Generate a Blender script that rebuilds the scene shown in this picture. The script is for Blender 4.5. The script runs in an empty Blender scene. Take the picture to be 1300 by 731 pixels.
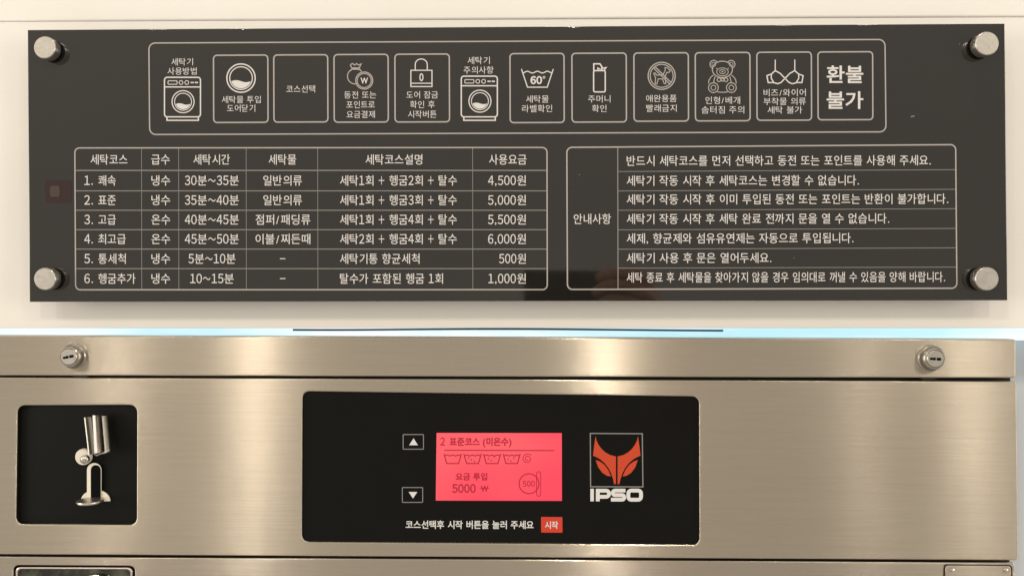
import bpy, bmesh, math, random
from mathutils import Vector, Matrix
random.seed(7)
sc = bpy.context.scene
COL = sc.collection

# ------------------------------------------------------------------ camera
D = 0.56
F = 1020.0
cam_d = bpy.data.cameras.new('camera')
cam_d.sensor_width = 36
cam_d.lens = 36 * F / 1300
cam_d.clip_start = 0.005
cam_d.clip_end = 50
cam = bpy.data.objects.new('camera', cam_d)
COL.objects.link(cam)
YAW, PITCH, ROLL = math.radians(1.3), math.radians(-0.4), 0.0
R = Matrix.Rotation(YAW, 3, 'Z') @ Matrix.Rotation(math.radians(90) + PITCH, 3, 'X') @ Matrix.Rotation(ROLL, 3, 'Z')
cam.matrix_world = Matrix.Translation((0, -D, 0)) @ R.to_4x4()
sc.camera = cam

# ------------------------------------------------------------------ world and exposure
w = bpy.data.worlds.new('World'); sc.world = w; w.use_nodes = True
nt = w.node_tree; bg = nt.nodes['Background']
# the room around: pale ceiling brighter than the walls, a little brighter towards the left
bg.inputs['Color'].default_value = (1.0, 0.90, 0.78, 1)
wt = nt.nodes.new('ShaderNodeTexCoord'); wx = nt.nodes.new('ShaderNodeSeparateXYZ')
nt.links.new(wt.outputs['Generated'], wx.inputs[0])
wr = nt.nodes.new('ShaderNodeMapRange'); wr.interpolation_type = 'SMOOTHSTEP'
wr.inputs['From Min'].default_value = 0.05; wr.inputs['From Max'].default_value = 0.75
wr.inputs['To Min'].default_value = 0.47; wr.inputs['To Max'].default_value = 0.70
nt.links.new(wx.outputs['Z'], wr.inputs['Value'])
wm = nt.nodes.new('ShaderNodeMath'); wm.operation = 'MULTIPLY_ADD'; wm.inputs[1].default_value = -.17; wm.inputs[2].default_value = 1
nt.links.new(wx.outputs['X'], wm.inputs[0])
wk = nt.nodes.new('ShaderNodeMath'); wk.operation = 'MULTIPLY'
nt.links.new(wr.outputs[0], wk.inputs[0]); nt.links.new(wm.outputs[0], wk.inputs[1])
nt.links.new(wk.outputs[0], bg.inputs['Strength'])
sc.view_settings.view_transform = 'Standard'
sc.view_settings.look = 'None'
sc.view_settings.exposure = 0.09
sc.view_settings.gamma = 1

# ------------------------------------------------------------------ lamps (the shop's ceiling downlights, plus added fills)
def lamp(x, y, z, power, size, col=(1, .91, .79), tgt=(0, 0, -.1)):
    l = bpy.data.lights.new('downlight_or_fill', 'AREA'); l.shape = 'DISK'; l.size = size
    l.energy = power; l.color = col
    o = bpy.data.objects.new('downlight_or_fill', l); COL.objects.link(o)
    o.location = (x, y, z)
    o.rotation_euler = (Vector(tgt) - Vector((x, y, z))).to_track_quat('-Z', 'Y').to_euler()
    return o
lamp(-1.90, -2.55, 1.75, 5, .11)
lamp(-1.20, -2.45, 1.60, 8.5, .055)
lamp(0.33, -2.60, 1.55, 10, .055)
lamp(1.50, -2.60, 1.70, 2.6, .08)
lamp(1.98, -2.55, 1.75, 7, .08)
lamp(0.15, -.24, 1.35, 3.2, .12, tgt=(.15, -.28, 0))  # added overhead lamp, brightens the mirrored fingers
# added fill lights far off left and right, softening the sign's shadow
g = lamp(-3.2, -1.7, .15, 44, 1.6, (1, .95, .88)); g.name = 'added_fill_left'
g = lamp(3.2, -1.9, .15, 34, 1.6, (1, .95, .88)); g.name = 'added_fill_right'

# ------------------------------------------------------------------ helpers
def U(px, py, Y):
    """point of the plane y = Y seen at photo position px, py"""
    d = R @ Vector(((px - 650) / F, -(py - 365.5) / F, -1))
    t = (Y + D) / d.y
    return Vector((d.x * t, Y, d.z * t - 0))

def link(name, me, mat, parent=None):
    o = bpy.data.objects.new(name, me); COL.objects.link(o)
    if mat is not None:
        me.materials.clear(); me.materials.append(mat)
    if parent is not None:
        o.parent = parent
        o.matrix_parent_inverse = Matrix.Translation(-Vector(world_loc(parent)))
    return o

def world_loc(o):
    l = Vector(o.location)
    p = o
    while p.parent is not None:
        p = p.parent
        # children of the empties here sit at the parent's inverse, so their own location is a world one
        break
    return l if o.parent is None else Vector((0, 0, 0)) + l

def thing(name, label, cat, loc):
    o = bpy.data.objects.new(name, None); COL.objects.link(o)
    o.location = loc; o['label'] = label; o['category'] = cat
    o.empty_display_size = .02
    return o

def mesh_from(verts, faces, name='m'):
    me = bpy.data.meshes.new(name); me.from_pydata([tuple(v) for v in verts], [], faces); me.update()
    return me

def smooth(me, deg=40):
    for p in me.polygons: p.use_smooth = True
    me.set_sharp_from_angle(angle=math.radians(deg))

# ---- 2-D print, drawn in photo pixels on a real plane
class Print:
    def __init__(s, Y, k=0): s.Y = Y; s.v = []; s.f = []; s.k = k
    def y(s):
        s.k += 1
        return s.Y - (s.k % 24) * 6e-6
    def poly(s, pts):
        y = s.y(); b = len(s.v)
        s.v += [U(a, c, y) for a, c in pts]; s.f.append(list(range(b, b + len(pts))))
    def stroke(s, pts, wd, closed=False):
        y = s.y(); n = len(pts); b = len(s.v); P = [Vector(p) for p in pts]
        for i in range(n):
            if closed or 0 < i < n - 1:
                a, c, e = P[(i - 1) % n], P[i], P[(i + 1) % n]
                d1 = (c - a).normalized(); d2 = (e - c).normalized()
                t = (d1 + d2)
                t = t.normalized() if t.length > 1e-4 else d1
                nrm = Vector((-t.y, t.x)); cs = max(.35, nrm.dot(Vector((-d1.y, d1.x))))
                h = wd / 2 / cs
            else:
                d1 = (P[1] - P[0]) if i == 0 else (P[-1] - P[-2])
                d1.normalize(); nrm = Vector((-d1.y, d1.x)); h = wd / 2; c = P[i]
            s.v += [U(*(c + nrm * h), y), U(*(c - nrm * h), y)]
        for i in range(n if closed else n - 1):
            j = (i + 1) % n
            s.f.append([b + 2 * i, b + 2 * i + 1, b + 2 * j + 1, b + 2 * j])
    def ring(s, cx, cy, r, wd, ry=None, n=36):
        ry = ry or r
        s.stroke([(cx + r * math.cos(i / n * math.tau), cy + ry * math.sin(i / n * math.tau)) for i in range(n)], wd, True)
    def disc(s, cx, cy, r, n=20):
        s.poly([(cx + r * math.cos(i / n * math.tau), cy + r * math.sin(i / n * math.tau)) for i in range(n)])
    def build(s, name, mat, parent): return link(name, mesh_from(s.v, s.f, name), mat, parent)

def quad_round(c, r, n=6):
    """rounded outline of the four corners c (tl, tr, br, bl)"""
    out = []
    P = [Vector(p) for p in c]
    for i in range(4):
        p = P[i]; a = (P[i - 1] - p).normalized(); b = (P[(i + 1) % 4] - p).normalized()
        s, e = p + a * r, p + b * r
        cen = p + (a + b) * r
        for k in range(n + 1):
            t = k / n * math.pi / 2
            out.append(tuple(cen - b * r * math.cos(t) - a * r * math.sin(t)))
    return out

# ---- text: Blender's own built-in font
_ref = {}; _gl = {}
def glyph(ch, bold):
    """vertices (list of x, y), faces and left/right bounds of one character"""
    if (ch, bold) not in _gl:
        cu = bpy.data.curves.new('t', 'FONT'); cu.body = ch; cu.size = 1; cu.resolution_u = 3; cu.offset = bold
        o = bpy.data.objects.new('t', cu)
        me = bpy.data.meshes.new_from_object(o)
        v = [(q.co.x, q.co.y) for q in me.vertices]; f = [tuple(p.vertices) for p in me.polygons]
        bpy.data.objects.remove(o); bpy.data.curves.remove(cu); bpy.data.meshes.remove(me)
        _gl[(ch, bold)] = (v, f)
    return _gl[(ch, bold)]
ADV = {' ': .34, '.': .30, ',': .30, '/': .46, '(': .36, ')': .36, '~': .78, '+': .66, '-': .6}
def text_mesh(body, bold):
    em = 1.0
    V = []; Fc = []; x = 0
    for ch in body:
        adv = ADV.get(ch, .92)
        sx = sy = 1.0; src = ch; drop = 0
        if ch.isdigit(): src = chr(0xFF10 + int(ch)); adv = .56; sx = .88; sy = 1.10; drop = -.02
        elif ch in '~+-': src = {'~': '\uff5e', '+': '\uff0b', '-': '\uff0d'}[ch]; sx = .72
        if ch != ' ':
            v, f = glyph(src, bold)
            if v:
                a = min(q[0] for q in v); b = max(q[0] for q in v); c = (a + b) / 2
                if ch.isascii() and ch.isalpha(): adv = (b - a) + .1
                k = len(V)
                V += [(x + adv * em / 2 + (q[0] - c) * sx, q[1] * sy + drop, 0) for q in v]
                Fc += [tuple(k + i for i in p) for p in f]
        x += adv * em
    return mesh_from(V, Fc, 'lettering')
def text(body, x0, x1, yc, h, Y, mat, parent, bold=.012, slope=0.0, name='lettering', ref='탁', wide=None):
    if (ref, bold) not in _ref:
        m = text_mesh(ref, bold); zs = [v.co.y for v in m.vertices]; _ref[(ref, bold)] = (min(zs), max(zs))
        bpy.data.meshes.remove(m)
    lo, hi = _ref[(ref, bold)]
    me = text_mesh(body, bold)
    xs = [v.co.x for v in me.vertices]; a, b = min(xs), max(xs)
    sx = (x1 - x0) / (b - a); sy = h / (hi - lo); mid = (hi + lo) / 2; xm = (x0 + x1) / 2
    for v in me.vertices:
        px = x0 + (v.co.x - a) * sx
        py = yc - (v.co.y - mid) * sy + slope * (px - xm)
        v.co = U(px, py, Y)
    me.update()
    return link(name, me, mat, parent)

# ---- solid plates with holes and rounded edges, cut from an outline in photo pixels
def plate(name, outer, holes, Y, thick, bev, mat, parent, res=3, flat=False):
    cu = bpy.data.curves.new(name, 'CURVE'); cu.dimensions = '2D'; cu.fill_mode = 'BOTH'
    for pts in [outer] + list(holes):
        sp = cu.splines.new('POLY'); sp.points.add(len(pts) - 1)
        for q, p in zip(sp.points, pts):
            u = U(p[0], p[1], Y); q.co = (u.x, u.z, 0, 1)
        sp.use_cyclic_u = True
    cu.extrude = thick / 2 - bev; cu.bevel_depth = bev; cu.bevel_resolution = res; cu.offset = -bev
    o = bpy.data.objects.new('t', cu); COL.objects.link(o)
    dg = bpy.context.evaluated_depsgraph_get()
    me = bpy.data.meshes.new_from_object(o.evaluated_get(dg))
    bpy.data.objects.remove(o)
    for v in me.vertices:
        v.co = (v.co.x, Y + thick / 2 - v.co.z, v.co.y)
    bm = bmesh.new(); bm.from_mesh(me)
    bmesh.ops.remove_doubles(bm, verts=bm.verts, dist=1e-6)
    bmesh.ops.recalc_face_normals(bm, faces=bm.faces)
    bm.to_mesh(me); bm.free(); me.update()
    return link(name, me, mat, parent)

# ---- turned parts whose axis points out of the wall; prof = (radius, y)
def lathe(name, cx, cz, prof, mat, parent, n=40, axis='Y', sm=35):
    v = []; f = []
    for r, y in prof:
        for i in range(n):
            t = i / n * math.tau
            if axis == 'Y': v.append((cx + r * math.cos(t), y, cz + r * math.sin(t)))
            else: v.append((cx[0] + r * math.cos(t), cx[1] + r * math.sin(t), y))
    for j in range(len(prof) - 1):
        for i in range(n):
            k = (i + 1) % n
            f.append((j * n + i, j * n + k, (j + 1) * n + k, (j + 1) * n + i))
    f.append(tuple(range(n))); f.append(tuple((len(prof) - 1) * n + i for i in range(n)))
    me = mesh_from(v, f, name)
    bm = bmesh.new(); bm.from_mesh(me); bmesh.ops.recalc_face_normals(bm, faces=bm.faces); bm.to_mesh(me); bm.free()
    smooth(me, sm)
    me.polygons[len(f) - 1].use_smooth = False; me.polygons[len(f) - 2].use_smooth = False
    return link(name, me, mat, parent)

def box(name, x0, x1, y0, y1, z0, z1, mat, parent=None, bev=0.0):
    bm = bmesh.new(); bmesh.ops.create_cube(bm, size=1)
    for v in bm.verts:
        v.co = (x0 + (v.co.x + .5) * (x1 - x0), y0 + (v.co.y + .5) * (y1 - y0), z0 + (v.co.z + .5) * (z1 - z0))
    if bev: bmesh.ops.bevel(bm, geom=bm.edges, offset=bev, segments=3, profile=.5, affect='EDGES')
    me = bpy.data.meshes.new(name); bm.to_mesh(me); bm.free()
    return link(name, me, mat, parent)

# ------------------------------------------------------------------ materials
def mat(name, col, rough=.5, metal=0, ior=1.45, **k):
    m = bpy.data.materials.new(name); m.use_nodes = True
    b = m.node_tree.nodes['Principled BSDF']
    b.inputs['Base Color'].default_value = (*col, 1); b.inputs['Roughness'].default_value = rough
    b.inputs['Metallic'].default_value = metal; b.inputs['IOR'].default_value = ior
    for n, v in k.items(): b.inputs[n.replace('_', ' ')].default_value = v
    return m
def nodes(m): return m.node_tree.nodes, m.node_tree.links, m.node_tree.nodes['Principled BSDF']
def noise(m, scale, vec_scale=(1, 1, 1), detail=4, rough=.6):
    N, L, b = nodes(m)
    tc = N.new('ShaderNodeTexCoord'); mp = N.new('ShaderNodeMapping'); mp.inputs['Scale'].default_value = vec_scale
    t = N.new('ShaderNodeTexNoise'); t.inputs['Scale'].default_value = scale; t.inputs['Detail'].default_value = detail
    t.inputs['Roughness'].default_value = rough
    L.new(tc.outputs['Object'], mp.inputs['Vector']); L.new(mp.outputs['Vector'], t.inputs['Vector'])
    return t
def ramp_col(m, t, a, b_, lo=.3, hi=.7, sock='Base Color'):
    N, L, b = nodes(m)
    r = N.new('ShaderNodeValToRGB'); r.color_ramp.elements[0].position = lo; r.color_ramp.elements[1].position = hi
    r.color_ramp.elements[0].color = (*a, 1); r.color_ramp.elements[1].color = (*b_, 1)
    L.new(t.outputs['Fac'], r.inputs['Fac']); L.new(r.outputs['Color'], b.inputs[sock]); return r
def ramp_val(m, t, a, b_, sock, lo=.3, hi=.7):
    N, L, b = nodes(m)
    r = N.new('ShaderNodeMapRange'); r.inputs['From Min'].default_value = lo; r.inputs['From Max'].default_value = hi
    r.inputs['To Min'].default_value = a; r.inputs['To Max'].default_value = b_
    L.new(t.outputs['Fac'], r.inputs['Value']); L.new(r.outputs['Result'], b.inputs[sock])
def bump(m, t, strength, dist):
    N, L, b = nodes(m)
    u = N.new('ShaderNodeBump'); u.inputs['Strength'].default_value = strength; u.inputs['Distance'].default_value = dist
    L.new(t.outputs['Fac'], u.inputs['Height']); L.new(u.outputs['Normal'], b.inputs['Normal'])

M_wall = mat('cream_paint', (.80, .77, .71), .32)
t = noise(M_wall, 14); ramp_col(M_wall, t, (.83, .80, .735), (.855, .825, .765))
t = noise(M_wall, 260, detail=2); bump(M_wall, t, .12, .0006)

def steel(name, col=(.585, .522, .425), rough=.245, aniso=.94, groove=2.3):
    m = mat(name, col, rough, 1.0)
    N, L, b = nodes(m)
    b.inputs['Anisotropic'].default_value = aniso
    c = N.new('ShaderNodeCombineXYZ'); c.inputs['Z'].default_value = 1.0
    L.new(c.outputs['Vector'], b.inputs['Tangent'])
    t = noise(m, 55, (.35, 1, 26), 5, .7)
    ramp_col(m, t, tuple(x * .96 for x in col), tuple(x * 1.04 for x in col))
    g = noise(m, 1.0, (1600, 1, 14000), 0, .5)
    g2 = noise(m, 1.0, (160, 1, 2600), 2, .6)
    sub = N.new('ShaderNodeMath'); sub.operation = 'MULTIPLY_ADD'; sub.inputs[1].default_value = groove; sub.inputs[2].default_value = -groove / 2
    L.new(g.outputs['Fac'], sub.inputs[0])
    s2 = N.new('ShaderNodeMath'); s2.operation = 'MULTIPLY_ADD'; s2.inputs[1].default_value = .22; s2.inputs[2].default_value = -.11
    L.new(g2.outputs['Fac'], s2.inputs[0])
    s3 = N.new('ShaderNodeMath'); s3.operation = 'ADD'; L.new(sub.outputs[0], s3.inputs[0]); L.new(s2.outputs[0], s3.inputs[1]); sub = s3
    cx = N.new('ShaderNodeCombineXYZ'); L.new(sub.outputs[0], cx.inputs['Z'])
    ge = N.new('ShaderNodeNewGeometry'); ad = N.new('ShaderNodeVectorMath'); ad.operation = 'ADD'
    L.new(ge.outputs['Normal'], ad.inputs[0]); L.new(cx.outputs[0], ad.inputs[1])
    nm = N.new('ShaderNodeVectorMath'); nm.operation = 'NORMALIZE'
    L.new(ad.outputs[0], nm.inputs[0]); L.new(nm.outputs[0], b.inputs['Normal'])
    t2 = noise(m, 5, (1, 1, 2), 3)
    ramp_val(m, t2, rough - .025, rough + .020, 'Roughness')
    return m
M_steel = steel('brushed_steel')
M_steel2 = steel('brushed_steel_lower', (.565, .505, .42), .245)
M_edge = mat('steel_edge', (.84, .78, .68), .25, 1.0)
M_acryl = mat('dark_acrylic', (.030, .026, .021), .03, 0, 1.76)
t = noise(M_acryl, 6, (1, 1, 1), 5); t3 = noise(M_acryl, 9, (1, 1, 2.5), 6, .7); ramp_val(M_acryl, t3, .015, .10, 'Roughness', .45, .75)
ramp_col(M_acryl, t, (.012, .0105, .009), (.016, .0142, .012))
M_clear = mat('clear_acrylic_edge', (.80, .77, .70), .08, 0, 1.49, Transmission_Weight=.55)
M_white = mat('white_print', (.70, .675, .65), .12, 0, 1.5)
M_frame = mat('frame_print', (.43, .40, .37), .12, 0, 1.5)
M_whitethin = mat('white_thin_print', (.25, .235, .215), .12, 0, 1.5)
M_satin = mat('satin_chrome', (.56, .53, .47), .34, 1.0)
t = noise(M_satin, 900, detail=3); ramp_val(M_satin, t, .28, .42, 'Roughness')
M_chrome = mat('chrome', (.60, .565, .51), .16, 1.0)
M_fin = mat('brushed_fin', (.66, .63, .57), .30, 1.0)
M_fin2 = mat('dull_fin', (.36, .34, .30), .38, 1.0)
M_groove = mat('lock_groove', (.24, .22, .19), .3, 1.0)
M_black = mat('black_film', (.004, .0038, .003), .22, 0, 1.28)
t = noise(M_black, 40, detail=5); ramp_val(M_black, t, .17, .30, 'Roughness')
M_blackmatte = mat('black_powder_coat', (.0035, .004, .003), .5, 0, 1.24)
t = noise(M_blackmatte, 1500, detail=2); bump(M_blackmatte, t, .25, .0001)
M_hole = mat('slot_black', (.003, .003, .003), .6, 0, 1.15)
M_wprint2 = mat('panel_white_print', (.70, .69, .67), .3)
M_gprint = mat('grey_print', (.25, .25, .24), .3)
M_orange = mat('fox_orange', (.56, .062, .022), .3)
M_redkey = mat('red_key', (.56, .045, .022), .3, Emission_Color=(.66, .055, .025, 1), Emission_Strength=.05)
M_plum = mat('plum_reflection', (.030, .014, .014), .25)
M_plum2 = mat('plum_reflection_mark', (.060, .038, .034), .3)
M_dark = mat('dark_gap', (.012, .009, .007), .7)
M_cream = mat('cream_plastic', (.82, .76, .64), .35)
M_cable = mat('navy_cable', (.03, .19, .36), .6)
M_glass = mat('dark_window_glass', (.035, .036, .026), .10, 0, 1.6)
M_recess = mat('recess_paint', (.62, .66, .70), .5)

def emit(name, col, strength, base=(.02, .02, .02)):
    m = mat(name, base, .25)
    b = m.node_tree.nodes['Principled BSDF']
    b.inputs['Emission Color'].default_value = (*col, 1); b.inputs['Emission Strength'].default_value = strength
    return m
M_led = emit('led_diffuser', (.62, .93, 1.0), .86, (.5, .55, .6))
N, L, b = nodes(M_led)
t = noise(M_led, 5, (1, 1, 8), 3); ramp_col(M_led, t, (.50, .84, .94), (.93, 1, 1), .46, .66, 'Emission Color')
M_screen = emit('red_backlit_screen', (1, .115, .14), 1.0)
t = noise(M_screen, 9, (1, 1, 1.6), 1); ramp_col(M_screen, t, (.96, .034, .082), (1, .095, .115), .38, .62, 'Emission Color')
M_scrtext = emit('screen_dark_segments', (.50, .016, .040), .8, (.01, .005, .005))
M_skin = mat('skin', (.56, .33, .22), .5, Subsurface_Weight=.1)
t = noise(M_skin, 90); ramp_col(M_skin, t, (.50, .28, .19), (.60, .37, .26))
M_phone = mat('phone_black', (.006, .006, .007), .2)

# ------------------------------------------------------------------ walls
WALL_T = .018
def struct(o): o['kind'] = 'structure'; return o
# lower board, seam at the top runs slightly uphill to the right
struct(plate('wall', [(-900, 32.3), (2200, 17.9), (2200, 416.2), (-900, 416.2)], [], 0, WALL_T, .0006, M_wall, None))
struct(plate('wall', [(-900, -1500), (2200, -1500), (2200, 16.5), (-900, 31.2)], [], -.0008, WALL_T, .0012, M_wall, None))
struct(box('recess_wall', -.80, .90, .068, .073, -.40, .02, M_recess))
# light strip seen in the gap above the machine
led = thing('light_strip', 'glowing pale blue light strip in the gap between the wall board and the steel machine', 'light', U(650, 420, .045))
a, c = U(-60, 404, .045), U(1330, 432, .045)
box('diffuser', a.x, c.x, .045, .0655, c.z, a.z, M_led, led, .001)
box('housing', a.x, c.x, .0657, .0678, c.z + .002, a.z - .002, M_recess, led)

# thin dark blue cable hanging in the gap
pts = [(372, 418.6), (430, 418.9), (500, 418.2), (610, 417.3), (700, 417.6), (790, 418.6), (860, 419.3), (918, 419.6)]
cu = bpy.data.curves.new('cable', 'CURVE'); cu.dimensions = '3D'; cu.bevel_depth = .00072; cu.bevel_resolution = 3
sp = cu.splines.new('NURBS'); sp.points.add(len(pts) - 1); sp.order_u = 4; sp.use_endpoint_u = True
for q, p in zip(sp.points, pts):
    u = U(*p, .012); q.co = (*u, 1)
o = bpy.data.objects.new('t', cu); COL.objects.link(o)
me = bpy.data.meshes.new_from_object(o.evaluated_get(bpy.context.evaluated_depsgraph_get())); bpy.data.objects.remove(o)
o = link('cable', me, M_cable); smooth(me)
o['label'] = 'thin dark blue cable drooping across the glowing gap under the wall board'; o['category'] = 'cable'

# ------------------------------------------------------------------ information panel
PY = -.0205                       # its front face
PP = PY - .00012                 # the print
panel = thing('information_sign', 'wide dark acrylic sign with white Korean washing instructions on four round metal standoffs', 'sign', U(655, 381, -.013))
plate('acrylic_sheet', [(35, 38.3), (1275.5, 30.2), (1279, 381.2), (37.6, 383.2)], [], PY, .0045, .0004, M_acryl, panel)

def SL(y): return -.0065 + (y - 38) / 345 * .0055
KN = 0
def frame(c, r, wd, m=M_frame, name='frame_line'):
    global KN
    p = Print(PP, KN); KN += 1
    p.stroke(quad_round(c, r), wd, True); return p.build(name, m, panel)
frame([(189, 55), (1123.5, 50.5), (1124.8, 167.6), (190, 171)], 8, 1.6)
boxes = [(271, 70.6, 340, 155.8), (347.5, 70.2, 416, 155.3), (424, 69.7, 492.7, 155.4), (501.3, 69.3, 570.4, 155.2),
         (647.4, 68.5, 716, 156), (726, 68.1, 795, 155.3), (804.7, 67.7, 873.8, 154.2), (882.6, 67.3, 952, 153.8),
         (960.8, 66.8, 1030, 153), (1038.3, 66.4, 1107.8, 152.4)]
for x0, y0, x1, y1 in boxes:
    frame([(x0, y0), (x1, y0 - .4), (x1 + .3, y1 - .3), (x0 + .3, y1)], 4.5, 1.7, name='box_border')

def wash_drum(p, cx, cy, ro, ri, rf, wd):
    p.ring(cx, cy, ro, wd); p.ring(cx, cy, ri, wd * .8)
    top = cy + rf * .30; half = math.sqrt(rf * rf - (rf * .30) ** 2)
    pts = []
    for i in range(13):
        u = -1 + 2 * i / 12
        pts.append((cx + half * u, top - math.sin(u * math.pi) * -.10 * rf))
    a1 = math.asin(.30)
    for i in range(1, 12):
        t = a1 + (math.pi - 2 * a1) * i / 12
        pts.append((cx + rf * math.cos(t), cy + rf * math.sin(t)))
    p.poly(pts)

def washer_icon(x0, y0, x1, y1, dc):
    p = Print(PP)
    p.stroke(quad_round([(x0, y0), (x1, y0), (x1, y1), (x0, y1)], 3.4), 1.6, True)
    p.stroke([(x0, y0 + 12.2), (x1, y0 + 12.2)], 1.5)
    p.stroke([(x0 + 3.2, y1), (x0 + 3.2, y1 + 4.4), (x1 - 2.6, y1 + 4.4), (x1 - 2.6, y1)], 1.6)
    p.stroke(quad_round([(x0 + 4.5, y0 + 4.4), (x0 + 16, y0 + 4.4), (x0 + 16, y0 + 8.8), (x0 + 4.5, y0 + 8.8)], 1), .9, True)
    p.ring(x0 + 21, y0 + 6.6, 2.4, .9); p.ring(x0 + 28.3, y0 + 6.6, 2.4, .9)
    for dx in (34.2, 36.4, 39.6, 41.6): p.disc(x0 + dx, y0 + 6.6, 1.1, 8)
    wash_drum(p, dc[0], dc[1], 14, 10.8, 9.6, 1.3)
    p.build('pictogram', M_white, panel)
washer_icon(208.8, 98.5, 254.5, 148.6, (232.4, 129.4))
washer_icon(585.6, 97, 631.4, 148.6, (609.3, 128.7))
p = Print(PP); wash_drum(p, 306, 99.5, 18, 14.4, 13, 1.6); p.build('pictogram', M_white, panel)
# money bag and coin
p = Print(PP)
pts = [(450.8 + 9.7 * math.cos(t), 97.2 + 9.7 * math.sin(t)) for t in [math.radians(a) for a in range(75, 312, 12)]]
p.stroke(pts, 1.2)
p.stroke([(444.6, 82.6), (447.6, 81), (450.3, 83), (452.6, 81), (455, 83), (458.4, 81.6), (456.2, 86.6), (446.6, 86.6), (444.6, 82.6)], 1.2)
p.stroke([(446.4, 88.2), (457, 88.2)], 1.2); p.stroke([(447, 88.4), (444.4, 90.4)], 1.2); p.stroke([(456.6, 88.4), (459, 91)], 1.2)
p.ring(462.4, 102.6, 10.8, 1.3); p.ring(462.4, 102.6, 8.9, 1.1)
p.build('pictogram', M_frame, panel)
text('W', 457.8, 467.2, 102.8, 7.6, PP, M_white, panel, .02, ref='W')
# padlock
p = Print(PP)
p.stroke([(521.6, 89.6), (548.4, 89.6), (548.4, 110.2), (521.6, 110.2)], 1.3, True)
p.stroke([(521.6, 106), (548.4, 106)], 1.2)
p.stroke([(527.2, 89), (527.2, 82)] + [(534.8 + 7.6 * math.cos(t), 82 - 6.8 * math.sin(t)) for t in [math.pi * (1 - i / 12) for i in range(1, 12)]] + [(542.4, 82), (542.4, 89)], 1.3)
p.build('pictogram', M_white, panel)
text('0', 532.4, 537.6, 98.4, 10, PP, M_white, panel, .03, ref='0')
# wash tub at 60 degrees
def tub(p, x0, x1, y0, y1, wd, ins=.19):
    w = x1 - x0; i = w * ins
    p.stroke([(x0, y0), (x0 + i, y1), (x1 - i, y1), (x1, y0)], wd)
    n = 24
    p.stroke([(x0 + w * .03 + w * .94 * k / n, y0 + (y1 - y0) * (.17 + .05 * math.cos(k / n * math.tau * 3))) for k in range(n + 1)], wd)
p = Print(PP); tub(p, 662, 702.4, 88, 111, 1.3); p.ring(690.6, 98.6, 1.3, .8, n=12); p.build('pictogram', M_white, panel)
text('60', 673.4, 688.2, 102, 10.4, PP, M_white, panel, .035, ref='0')
# lighter
p = Print(PP)
p.stroke(quad_round([(753.6, 90), (768.4, 90), (768.4, 117), (753.6, 117)], 2), 1.6, True)
p.stroke([(753.8, 90), (753.8, 81.4), (761.4, 81.4), (764, 84.8), (764, 90)], 1.7)
p.stroke([(759, 90), (759, 86.6), (762.4, 88.6)], 1.3); p.stroke([(764, 87), (769.4, 86.2), (766.6, 90)], 1.5)
p.build('pictogram', M_white, panel)
# no pets
p = Print(PP)
p.ring(840, 96.6, 17.2, 1.4); p.ring(840, 96.6, 14.6, 1.2)
p.stroke([(829.4, 86.4), (850.2, 107)], 1.3); p.stroke([(831.6, 85), (851.8, 105)], 1.3)
p.stroke([(847.2, 86.2), (850.8, 90.4), (849.4, 92.4), (846.6, 92.2), (844.2, 97.8), (845.4, 106.4), (843.2, 106.6), (841, 100.6), (835.6, 100.4), (834, 106.8), (831.8, 106.6), (832.2, 98.4), (829.8, 93.6), (831.4, 92.8), (834, 95.8), (841.6, 95.4), (844.6, 89.4), (844.2, 86.2), (847.2, 86.2)], 1.1)
p.build('pictogram', M_frame, panel)
# teddy bear
p = Print(PP)
p.ring(917.1, 88.4, 12.8, 1.2, 10.4)
for cx, a0, a1 in ((906.2, 95, 330), (928.2, -150, 85)):
    p.stroke([(cx + 4.9 * math.cos(math.radians(a)), 81.9 + 4.9 * math.sin(math.radians(a))) for a in range(a0, a1, 15)], 1.1)
    p.ring(cx, 82, 2.6, .7, n=16)
p.ring(917.2, 91.6, 7.3, .9, 5); p.ring(917.2, 91.4, 3.6, .8, 2.6); p.disc(917.2, 91.3, 1.1, 8)
p.disc(910, 87.4, .8, 8); p.disc(924.4, 87.4, .8, 8)
for cx, r in ((912.8, 2.4), (917.2, 1.8), (921.7, 2.4)): p.ring(cx, 101.6, r, 1.1, n=16)
for s in (-1, 1):
    q = lambda x, y: (917.1 + s * x, y)
    p.stroke([q(11.4, 95.6), q(14.6, 98.2), q(17, 102), q(17.6, 106.4)], 1.1)
    p.stroke([q(9.2, 97.4), q(10.4, 101), q(11.2, 105.6)], 1.1)
    p.ring(917.1 + s * 11.4, 111.6, 6.2, 1.1); p.ring(917.1 + s * 11.4, 111.6, 3.1, .9, n=20)
p.stroke([(910.6, 117), (917, 117.6), (923.6, 117)], 1.1)
p.build('pictogram', M_frame, panel)
# bra
p = Print(PP)
for s in (-1, 1):
    q = lambda x, y: (996.6 + s * x, y)
    p.stroke([q(12.4, 76), q(12.4, 89.8)], 1.3)
    p.stroke([q(0, 99.8), q(6, 93.6), q(12.4, 90), q(17.4, 94.4), q(23, 96.4), q(21.4, 105.2), q(15.4, 105), q(9.4, 106.6), q(5, 105), q(0, 99.8)], 1.5)
    p.stroke([q(17.4, 94.6), q(17.4, 100), q(14.4, 104.6)], 1.4)
p.build('pictogram', M_white, panel)

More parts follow.
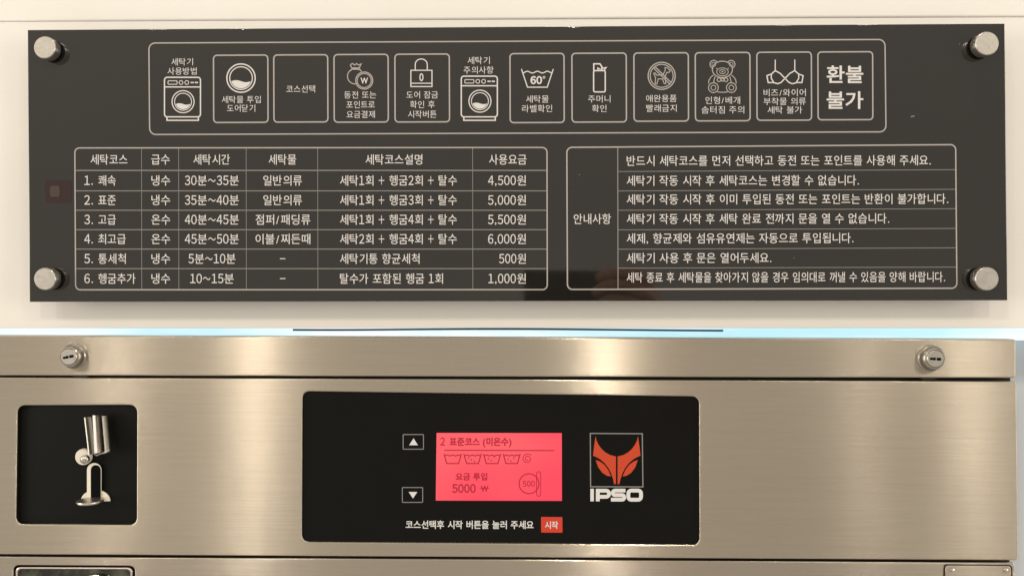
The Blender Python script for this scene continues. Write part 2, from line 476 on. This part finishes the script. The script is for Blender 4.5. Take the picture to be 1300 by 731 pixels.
TXT = [  # text, x0, x1, y centre, height
 ('세탁기', 217.6, 245, 78.8, 9.2), ('사용방법', 212.6, 249.6, 90.6, 9.2), ('세탁물 투입', 281.6, 331, 126.6, 9.2), ('도어닫기', 288.3, 324, 137.6, 9.2),
 ('코스선택', 363.4, 400, 113.2, 9.4), ('동전 또는', 436.9, 477.6, 120.7, 9.3), ('포인트로', 439.7, 475.8, 133, 9.3), ('요금결제', 440, 475.9, 145.4, 9.3),
 ('도어 잠금', 515.9, 556, 120.6, 9.3), ('확인 후', 520.6, 552, 132.9, 9.3), ('시작버튼', 518, 554.2, 145.2, 9.3),
 ('세탁기', 593.6, 621.8, 77, 9.3), ('주의사항', 588.5, 626.6, 89.2, 9.3), ('세탁물', 667.8, 696.6, 126, 9.3), ('라벨확인', 662.8, 701, 138, 9.3),
 ('주머니', 746.6, 775, 125.8, 9.2), ('확인', 751.6, 770, 138, 9.3), ('애완용품', 820.2, 859, 125.2, 9.2), ('빨래금지', 820.4, 859, 137.6, 9.3),
 ('인형/베개', 895.6, 939.6, 127.6, 9.4), ('솜터짐 주의', 890.6, 944.8, 139.6, 9.4),
 ('비즈/와이어', 969.4, 1023, 117.8, 9.3), ('부착물 의류', 969.4, 1023, 128.9, 9.2), ('세탁 불가', 974.4, 1018.4, 139.8, 9.2)]
for s, x0, x1, yc, h in TXT: text(s, x0, x1, yc, h, PP, M_white, panel, -.002, SL(yc))
text('환불', 1049.4, 1096, 94.8, 22.5, PP, M_white, panel, .016)
text('불가', 1049.4, 1096, 127.4, 22.5, PP, M_white, panel, .016)

# tables
rows = [216.5, 242.4, 267, 291.6, 316.2, 341]
frame([(95, 188), (694.4, 187.4), (694.8, 367.6), (96, 367.8)], 6, 1.6)
p = Print(PP - 2e-4 * 0)
for y in rows: p.stroke([(95.6, y), (694.6, y)], 1.15 if y != rows[0] else 1.4)
for x in (179.7, 226.8, 312.5, 403.3, 600): p.stroke([(x, 188), (x + .3, 367.6)], .75)
p.build('table_grid', M_whitethin, panel)
frame([(719.6, 187.3), (1213.2, 183.8), (1214.8, 365.8), (720.4, 367.4)], 6.5, 1.7)
p = Print(PP)
p.stroke([(784.2, 187), (784.6, 367)], 1.3)
for ya, yb in ((217.9, 215.5), (242.5, 240.4), (267, 265), (291.8, 290), (316.4, 314.6), (340.4, 339)):
    p.stroke([(784.4, ya), (1214, yb)], .85)
p.build('table_grid', M_whitethin, panel)

H = 13.2; B = .003
def tt(s, x0, x1, yc, h=H): text(s, x0, x1, yc, h, PP, M_white, panel, B, SL(yc) * .4)
for s, x0, x1 in (('세탁코스', 115, 161.8), ('급수', 192, 215.5), ('세탁시간', 245.4, 291.8), ('세탁물', 341, 376), ('세탁코스설명', 464, 536.2), ('사용요금', 620.8, 668.4)):
    tt(s, x0, x1, 202.6)
Y7 = [229.2, 254.1, 278.8, 303.4, 328.4, 353.6]
R7 = [('쾌속', 147, '냉수', '30분~35분', 234.6, 303.2, '일반의류', 334.2, 383.4, '세탁1회 + 헹굼2회 + 탈수', 580, '4,500원', 619.6),
      ('표준', 147, '냉수', '35분~40분', 234.6, 303.2, '일반의류', 334.2, 383.4, '세탁1회 + 헹굼3회 + 탈수', 580, '5,000원', 619.6),
      ('고급', 147, '온수', '40분~45분', 234.6, 303.2, '점퍼/패딩류', 324.4, 394, '세탁1회 + 헹굼4회 + 탈수', 580, '5,500원', 619.6),
      ('최고급', 159.7, '온수', '45분~50분', 234.6, 303.2, '이불/찌든때', 324.4, 394, '세탁2회 + 헹굼4회 + 탈수', 580, '6,000원', 619.6),
      ('통세척', 159.7, '냉수', '5분~10분', 239.3, 299, '-', 355.4, 362.4, '세탁기통 향균세척', 532.6, '500원', 633.6),
      ('헹굼추가', 172, '냉수', '10~15분', 241.4, 296.8, '-', 355.4, 362.4, '탈수가 포함된 헹굼 1회', 562.4, '1,000원', 620)]
for i, (yc, r) in enumerate(zip(Y7, R7)):
    tt('%d.' % (i + 1), 107, 118, yc); tt(r[0], 124.8, r[1], yc); tt(r[2], 192.2, 216, yc)
    tt(r[3], r[4], r[5], yc); tt(r[6], r[7], r[8], yc); tt(r[9], 431.6, r[10], yc); tt(r[11], r[12], 667.6, yc)
tt('안내사항', 728.3, 775.6, 278)
for s, x1, yc in (('반드시 세탁코스를 먼저 선택하고 동전 또는 포인트를 사용해 주세요.', 1181.6, 203.9),
                  ('세탁기 작동 시작 후 세탁코스는 변경할 수 없습니다.', 1090.4, 229.2),
                  ('세탁기 작동 시작 후 이미 투입된 동전 또는 포인트는 반환이 불가합니다.', 1204, 252.8),
                  ('세탁기 작동 시작 후 세탁 완료 전까지 문을 열 수 없습니다.', 1129, 277.6),
                  ('세제, 향균제와 섬유유연제는 자동으로 투입됩니다.', 1083.6, 302.4),
                  ('세탁기 사용 후 문은 열어두세요.', 979.3, 327.4),
                  ('세탁 종료 후 세탁물을 찾아가지 않을 경우 임의대로 꺼낼 수 있음을 양해 바랍니다.', 1199.8, 351.8)):
    text(s, 795.6, x1, yc, H, PP, M_white, panel, B, -.0022)

# dark plum patch at the left, a room reflection painted on
p = Print(PP); p.poly(quad_round([(57, 229), (91, 228.6), (91.4, 257.4), (57.6, 258)], 3)); st = p.build('reflection_patch', M_plum, panel)
st['label'] = 'small dark plum square, a painted room reflection, beside the price table'
p = Print(PP - 2e-4); p.poly(quad_round([(63.5, 236), (76, 236), (76, 250), (63.5, 250)], 3)); p.build('reflection_patch_mark', M_plum2, st)
# small scratches
p = Print(PP)
p.stroke([(1156.2, 148.6), (1159, 147.6), (1161, 147.8)], 1.3); p.build('scratch', M_whitethin, panel)
for x, y in ((1218, 56), (735.6, 222), (1008, 327.4)):
    p = Print(PP); p.disc(x, y, .6, 8); p.build('speck', M_whitethin, panel)

def standoff(px, py, r):
    yf = PY - .0088
    c = U(px, py, yf); rr = r / F * (yf + D)
    o = lathe('standoff', c.x, c.z, [(rr * .78, -.0003), (rr * .78, PY + .0046)], M_satin, panel, 32)
    lathe('cap', c.x, c.z, [(rr * .80, PY - .0001), (rr * .80, PY - .0022), (rr, PY - .0024), (rr, yf + .0007), (rr * .955, yf + .0001), (rr * .93, yf)], M_satin, o, 48)
    lathe('washer', c.x, c.z, [(rr * .95, PY - .0001), (rr * .95, PY - .0008)], M_hole, o, 32)
for k in ((56.4, 60.4, 14.3), (1253.4, 55.3, 14.8), (56.6, 354, 14.4), (1253.2, 353.8, 14.8)): standoff(*k)

# ------------------------------------------------------------------ washing machine
MY = -.012
mach = thing('washing_machine', 'brushed steel coin washing machine front with black control panel under the sign', 'washing machine', U(650, 760, MY + .05))
cov = plate('top_cover', quad_round([(-60, 425.6), (1290, 430.6), (1290.2, 479.6), (-60, 476.2)], 2.5, 3), [], MY, .010, .0009, M_steel, mach)
p_hole = quad_round([(22, 514.5), (173.6, 514), (173.2, 666), (20, 665)], 9)
c_hole = quad_round([(384, 496.6), (887.4, 503.2), (888, 691.6), (383.2, 687.6)], 9)
plate('fascia', quad_round([(-60, 478.8), (1291, 484), (1293.6, 711), (-60, 703)], 2.5, 3), [p_hole, c_hole], MY, .0035, .0009, M_steel, mach)
box('inner_chassis', U(-60, 0, .02).x, U(1283, 400, MY + .0085).x, MY + .0085, MY + .05, U(0, 770, 0).z, U(0, 434, .02).z - .001, M_dark, mach)
w_hole = quad_round([(16.5, 717), (171, 718), (171, 800), (16.5, 800)], 7)
plate('lower_panel', quad_round([(-60, 706), (1288.6, 714), (1290.6, 790), (-60, 790)], 2.5, 3), [w_hole], MY - .0004, .0035, .0008, M_steel2, mach)

def lock(px, py, r, qx, rq, ang):
    """px, py, r: face of the cylinder; qx, rq: flange"""
    yf = MY - .0068
    c = U(px, py, yf); s = (yf + D) / F
    rr = r * s
    o = lathe('lock', c.x, c.z, [(rq * s * 1.0, MY - .0001), (rq * s * 1.0, MY - .0012), (rq * s * .93, MY - .0022), (rr * 1.27, MY - .0028),
                                (rr * 1.24, yf + .0012), (rr * 1.17, yf + .0003), (rr * 1.08, yf), (rr * 1.05, yf + .0006), (rr, yf + .0007)], M_chrome, mach, 56, sm=28)
    lathe('lock_groove', c.x, c.z, [(rq * s * .97, MY - .00245), (rq * s * .86, MY - .0029)], M_groove, o, 48)
    lathe('lock_groove', c.x, c.z, [(rr * 1.09, yf + .0002), (rr * 1.03, yf - .0001)], M_groove, o, 48)
    lathe('key_cylinder', c.x, c.z, [(rr * .97, yf + .0012), (rr * .97, yf - .0003), (rr * .92, yf - .0006)], M_satin, o, 48)
    v = []; f = []
    y = yf - .0008
    for (ox, w_, h_) in ((-5.2, 4.2, 3.0), (-1.6, 3.4, 3.6), (4.0, 5.6, 3.6)):
        b0 = len(v)
        for a_, b_ in quad_round([(ox - w_ / 2, -h_ / 2), (ox + w_ / 2, -h_ / 2), (ox + w_ / 2, h_ / 2), (ox - w_ / 2, h_ / 2)], 1.1, 3):
            X = a_ * math.cos(ang) - b_ * math.sin(ang); Z = a_ * math.sin(ang) + b_ * math.cos(ang)
            v.append((c.x + X * s, y - (len(f)) * 1e-6, c.z + Z * s))
        f.append(list(range(b0, len(v))))
    link('key_slot', mesh_from(v, f), M_hole, o)
lock(87.6, 452.8, 10.6, 94, 16.5, math.radians(12))
lock(1187.2, 455.4, 10.8, 1183, 16.5, math.radians(-3))

# lock tongues under the cover
for x, y in ((102, 477.6), (1180, 480.8)):
    a = U(x - 9, y - 1.6, MY + .0006); b_ = U(x + 9, y + 1.6, MY + .0006)
    box('lock_tongue', a.x, b_.x, MY + .0006, MY + .004, b_.z, a.z, M_dark, mach, .0003)

# coin entry plate with its mechanism
coin = plate('coin_plate', quad_round([(18, 511), (176, 511), (176, 669), (17, 669)], 8), [], MY + .0040, .0035, .0005, M_blackmatte, mach)
CY = MY + .0040
def cp(px, py, y=CY): return U(px, py, y)
s1 = (CY + D) / F
# round boss with small hub
c = cp(107.6, 579); lathe('boss', c.x, c.z, [(10.4 * s1, CY - .0002), (10.4 * s1, CY - .0020), (9.6 * s1, CY - .0027), (3 * s1, CY - .0029)], M_cream, coin, 40)
c = cp(113.4, 580.5); lathe('hub', c.x, c.z, [(5.4 * s1, CY - .0044), (5.4 * s1, CY - .0066), (4.2 * s1, CY - .0074), (2 * s1, CY - .0078)], M_satin, coin, 32)
# folded chute: a zigzag sheet profile swept downwards, leaning out at the foot
def chute(name, prof, top, bot, mat_):
    v = []; f = []; n = len(prof)
    th = .0006
    for (oy, ox, oz) in (top, bot):
        for k in (0, 1):
            for a_, b_ in prof: v.append((ox + a_ * s1, oy - b_ * .001 + k * th, oz))
    for i in range(n - 1):
        f += [(i, i + 1, 2 * n + i + 1, 2 * n + i), (n + i, 3 * n + i, 3 * n + i + 1, n + i + 1),
              (i, n + i, n + i + 1, i + 1), (2 * n + i, 2 * n + i + 1, 3 * n + i + 1, 3 * n + i)]
    f += [(0, 2 * n, 3 * n, n), (n - 1, 2 * n - 1, 4 * n - 1, 3 * n - 1)]
    me = mesh_from(v, f); bm = bmesh.new(); bm.from_mesh(me); bmesh.ops.recalc_face_normals(bm, faces=bm.faces); bm.to_mesh(me); bm.free()
    smooth(me, 50)
    return link(name, me, mat_, coin)
def T(px, py, y): u = U(px, py, y); return (y, u.x, u.z)
chute('chute', [(-6, 0), (-4.2, 2.6), (-2.6, 2.8), (-1.6, .4), (2.4, .2), (4.6, 3.4), (5.6, 3.4)], T(113.6, 529, CY - .006), T(119, 576, CY - .009), M_fin2)
chute('chute_rib', [(-4.0, 0), (-3.6, 3.0), (-2.4, 4.4), (1.2, 4.6), (2.4, 3.2), (2.9, 0)], T(124.2, 525.6, CY - .006), T(126.8, 573, CY - .010), M_fin)
chute('chute_flange', [(-2.6, 0), (-1.4, 2.4), (.4, 2.8), (2.8, 1.0), (3, 0)], T(133, 527, CY - .005), T(137, 573, CY - .008), M_satin)
p = Print(CY - .011)
# bent foot of the chute
v0 = [(122, 577.4), (128, 575), (134, 574), (139.4, 570.6)]
cu = bpy.data.curves.new('t', 'CURVE'); cu.dimensions = '3D'; cu.bevel_depth = .0008; cu.bevel_resolution = 3
sp = cu.splines.new('POLY'); sp.points.add(3)
for q, a_ in zip(sp.points, v0): q.co = (*U(*a_, CY - .0098), 1)
o = bpy.data.objects.new('t', cu); COL.objects.link(o)
me = bpy.data.meshes.new_from_object(o.evaluated_get(bpy.context.evaluated_depsgraph_get())); bpy.data.objects.remove(o)
smooth(me); link('chute_foot', me, M_chrome, coin)
# slot frame, arch on top
arch = lambda x0, x1, y0, y1: [(x0, y1)] + [((x0 + x1) / 2 - (x1 - x0) / 2 * math.cos(math.pi * i / 12), y0 + (x1 - x0) / 2 * (1 - math.sin(math.pi * i / 12))) for i in range(13)] + [(x1, y1)]
plate('slot_frame', arch(110.2, 128.4, 587.4, 634.6), [arch(115.0, 127.9, 590.0, 632.6)], CY - .0026, .0008, .0002, M_cream, coin)
plate('coin_slot', arch(112.8, 128.2, 588.8, 633.8), [], CY - .0023, .0020, .0001, M_hole, coin)
# reject flange and little tray
c = cp(120.8, 636); 
pts = [(120.8 + 18.6 * math.cos(t), 636 - 14.4 * math.sin(t)) for t in [math.pi * i / 20 for i in range(21)]]
hole = [(120.8 + 9.8 * math.cos(t), 634.8 - 11 * math.sin(t)) for t in [math.pi * i / 20 for i in range(21)]]
plate('tray_back', pts, [], CY - .0016, .0014, .0004, M_cream, coin)
u = U(114.6, 634, CY - .0088)
lathe('coin_tray', (u.x, CY - .0088), None, [(15.2 * s1, u.z - .0018), (16.2 * s1, u.z - .0010), (15.8 * s1, u.z - .0002), (15 * s1, u.z)], M_satin, coin, 48, axis='Z')

# lower-left window
fr_o = quad_round([(19.5, 719.4), (168, 720.2), (168, 800), (19.5, 800)], 6)
fr_i = quad_round([(22.2, 721.8), (165.2, 722.4), (165.2, 797), (22.2, 797)], 5)
wf = plate('window_frame', fr_o, [fr_i], MY + .0005, .004, .0005, M_edge, mach)
plate('pane', quad_round([(21, 721), (166, 721), (166, 799), (21, 799)], 5), [], MY + .0025, .0015, .0002, M_glass, wf)

plate('plate_shadow', quad_round([(1198.8, 716), (1285.2, 716.8), (1286.2, 790), (1199.2, 790)], 4), [], MY - .0010, .0005, .0001, M_dark, mach)  # dark sheet standing in for the shadow round the data plate
c = U(121, 752, MY + .001); r_ = (MY + D) / F
lathe('reflection_disc', c.x, c.z, [(24 * r_, MY + .0008), (24 * r_, MY - .0004), (20 * r_, MY - .0016), (9 * r_, MY - .0022)], M_chrome, wf, 48)  # chrome disc added in place of a bright reflection in the pane
t = noise(M_glass, 70, (1, 1, 1), 2); ramp_col(M_glass, t, (.010, .011, .008), (.075, .076, .055), .42, .62)  # olive mottling paints blurry reflections into the pane's colour

# data plate lower right with two screws
dp = plate('data_plate', quad_round([(1200.4, 717.4), (1283.6, 718.2), (1284.6, 790), (1200.8, 790)], 4), [], MY - .0022, .0012, .0003, M_steel2, mach)
for x, y in ((1208.6, 722.6), (1276.6, 722.8)):
    c = U(x, y, MY - .0025); r_ = 2.7 * (MY + D) / F
    lathe('screw', c.x, c.z, [(r_, MY - .0023), (r_, MY - .0030), (r_ * .7, MY - .0038), (r_ * .25, MY - .0041)], M_chrome, dp, 24)

# ---- control panel
KY = MY + .0022
KP = KY - .00012
ctl = plate('control_panel', quad_round([(380, 492), (892, 498), (893, 697), (379, 693)], 8), [], KY, .0030, .0003, M_black, mach)
def kprint(): return Print(KP)
def button(c, tri):
    b_ = plate('button', quad_round([(c[0], c[1]), (c[2], c[1]), (c[2], c[3]), (c[0], c[3])], 1.2, 3), [], KY - .0003, .0006, .0002, M_black, mach)
    p = Print(KY - .00042)
    p.stroke(quad_round([(c[0] + .8, c[1] + .8), (c[2] - .8, c[1] + .8), (c[2] - .8, c[3] - .8), (c[0] + .8, c[3] - .8)], .8, 3), 1.0, True)
    p.build('button_outline', M_gprint, b_)
    p = Print(KY - .00042); p.poly(tri); p.build('arrow', M_wprint2, b_)
button((511, 550.4, 538.4, 570.6), [(519.4, 564.8), (525, 556), (530.6, 564.8)])
button((510, 617.6, 537.4, 638), [(518.8, 624), (529.8, 624), (524.3, 632.2)])
# screen
scr = plate('display', [(554.2, 549.3), (713.2, 549.5), (713.4, 635.4), (553.2, 635)], [], KY - .0004, .0008, .0001, M_screen, mach)
SP = KY - .00055
def stx(s, x0, x1, yc, h, bold=.036, ref='탁'): text(s, x0, x1, yc, h, SP, M_scrtext, scr, bold, ref=ref)
stx('2', 558.8, 565, 560, 10.4, .02, '2'); stx('표준코스 (미온수)', 570.6, 649.4, 560.4, 11)
p = Print(SP); p.stroke([(564, 571.2), (703.6, 571.6)], 1.4); p.build('screen_rule', M_scrtext, scr)
for i, (x0, x1) in enumerate(((563.6, 585.8), (588.8, 611), (613.8, 635.6), (638.8, 660.4))):
    p = Print(SP); tub(p, x0, x1, 575.6, 588, 1.45, .16)
    if i:
        for k in range(9):
            p.disc(x0 + 6 + (k * 3.7) % 11, 579.4 + (k * 2.3 + i) % 6.5, .8, 6)
    p.build('wash_symbol', M_scrtext, scr)
p = Print(SP)
p.stroke([(669.4 + (6.6 - t * .78) * math.cos(-.7 - t * 1.7), 582 + (6.6 - t * .78) * math.sin(-.7 - t * 1.7)) for t in [i * .17 for i in range(40)]], 1.0)
p.build('spin_symbol', M_scrtext, scr)
stx('요금 투입', 578.4, 618.6, 604.6, 9.8); stx('5000', 573.8, 604, 619.6, 11.6, .03, '0'); stx('W', 610.2, 620.2, 620, 8, .03, 'W')
p = Print(SP); p.stroke([(609.4, 619.4), (621, 619.4)], 1.0); p.build('won_bar', M_scrtext, scr)
p = Print(SP); p.ring(671.6, 613.6, 12.6, 1.4)
p.stroke(quad_round([(681.2, 598.4), (686.4, 598.4), (686.4, 629.4), (681.2, 629.4)], 2.4), 1.0, True); p.build('coin_symbol', M_scrtext, scr)
stx('500', 663.4, 679, 613.6, 7.4, .02, '0')
text('코스선택후 시작 버튼을 눌러 주세요', 515, 677.4, 665.6, 10.6, KP, M_wprint2, ctl, .018, .002)
# start key
key = plate('start_key', quad_round([(686.8, 655.8), (714, 656), (714.2, 675.8), (687, 675.6)], 1.2, 3), [], KY - .0003, .0006, .0002, M_redkey, mach)
text('시작', 691.8, 708.6, 666, 9.6, KY - .00042, M_wprint2, key, .018)
# maker's emblem
p = Print(KP); p.stroke([(749.4, 549.8), (815.4, 550.2), (816.2, 617.6), (749.8, 617.4)], 1.3, True); emb = p.build('emblem_frame', M_gprint, ctl)
Z = lambda pts: [(740 + x / 6.967, 540 + y / 6.967) for x, y in pts]
hl = [(112, 92), (120, 130), (138, 168), (165, 205), (198, 235), (240, 259), (292, 272), (292, 516), (276, 516), (266, 470), (250, 422), (228, 378), (196, 335), (160, 302), (125, 280), (90, 265), (98, 190)]
ey = [(113, 303), (150, 316), (190, 346), (224, 392), (248, 448), (212, 442), (172, 416), (136, 368)]
mir = lambda pts: [(599 - x, y) for x, y in pts]
p = Print(KP)
for q in (hl, mir(hl), ey, mir(ey)): p.poly(Z(q))
p.build('fox_emblem', M_orange, ctl)
# IPSO
p = Print(KP)
W = 33
p.poly(Z([(66, 557), (97, 557), (97, 668), (66, 668)]))
p.poly(Z([(115, 557), (149, 557), (149, 668), (115, 668)]))
p.stroke(Z([(146, 574), (205, 574)] + [(205 + 27 * math.sin(t), 601 - 27 * math.cos(t)) for t in [math.pi * i / 8 for i in range(1, 8)]] + [(205, 628), (146, 628)]), W / 6.967)
p.stroke(Z([(376, 573), (285, 573)] + [(285 - 20 * math.sin(t), 593 - 20 * math.cos(t)) for t in [math.pi * i / 8 for i in range(1, 8)]] + [(285, 613), (346, 613)] +
           [(346 + 20 * math.sin(t), 633 - 20 * math.cos(t)) for t in [math.pi * i / 8 for i in range(1, 8)]] + [(346, 653), (248, 653)]), W / 6.967)
p.stroke(Z(quad_round([(402, 573), (514, 573), (514, 654), (402, 654)], 26)), W / 6.967, True)
p.build('brand_lettering', M_wprint2, ctl)

# ------------------------------------------------------------------ phone and hand (seen mirrored in the sign)
def V(px, py, fwd):
    """place in the room whose mirror image in the sign is seen at px, py; fwd = metres towards the sign from the phone's back"""
    y = -.5625 + fwd
    m = U(px, py, PY); dm = PY + D
    k = (dm + (PY - y)) / dm
    return Vector((m.x * k, y, m.z * k))
a, c = V(665, 343, 0), V(806, 413, 0)
ph = thing('smartphone', 'black smartphone held sideways by a hand, mirrored at the bottom of the dark sign', 'phone', ((a.x + c.x) / 2, -.566, c.z))
box('body', a.x, c.x, -.5715, -.5635, c.z, a.z, M_phone, ph, .0028)
lathe('camera_lens', 0, 0, [(.006, -.5634), (.006, -.5628), (.0052, -.5626)], M_hole, ph, 32)
V_ = []; E = []; Rd = []
def chain(pts, root=None):
    prev = root
    for q, r in pts:
        V_.append(q); Rd.append(r)
        if prev is not None: E.append((prev, len(V_) - 1))
        prev = len(V_) - 1
    return prev
palm = chain([(V(822, 384, -.030), .017)])
chain([(V(828, 404, -.050), .020), (V(838, 432, -.085), .021), (V(860, 480, -.16), .026), (V(900, 560, -.28), .036)], palm)
def finger(pts, r):
    chain([(V(*q), rr) for q, rr in zip(pts, r)], palm)
rad = [.0105, .0095, .0088, .0082, .0072]
finger([(822, 360, -.018), (812, 349, .006), (792, 345.5, .015), (770, 348.5, .015), (756.5, 355, .009)], rad)
finger([(826, 374, -.018), (817, 371, .006), (797, 363, .022), (772, 361, .024), (751, 373, .010)], rad)
finger([(826, 392, -.018), (817, 391, .006), (797, 382, .020), (774, 378, .022), (757, 388, .010)], rad)
finger([(824, 408, -.018), (815, 408, .005), (798, 401, .016), (778, 399, .017), (764, 405, .008)], [.010, .0085, .0075, .007, .006])
finger([(812, 388, -.040), (796, 376, -.036), (776, 366, -.022)], [.011, .010, .0085])
me = mesh_from(V_, []); bm = bmesh.new(); bm.from_mesh(me); bm.verts.ensure_lookup_table()
for a_, b_ in E: bm.edges.new((bm.verts[a_], bm.verts[b_]))
bm.to_mesh(me); bm.free()
o = bpy.data.objects.new('hand', me); COL.objects.link(o)
o.modifiers.new('skin', 'SKIN'); o.modifiers.new('sub', 'SUBSURF').render_levels = 2; o.modifiers['sub'].levels = 2
if not me.skin_vertices:
    bpy.context.view_layer.objects.active = o
sk = me.skin_vertices[0].data
for i, r in enumerate(Rd): sk[i].radius = (r, r); sk[i].use_root = (i == 0)
hm = bpy.data.meshes.new_from_object(o.evaluated_get(bpy.context.evaluated_depsgraph_get()))
bpy.data.objects.remove(o)
for pl in hm.polygons: pl.use_smooth = True
hand = link('hand', hm, M_skin)
hand['label'] = 'bare hand with curled fingers gripping the end of the smartphone, mirrored in the sign'; hand['category'] = 'hand'
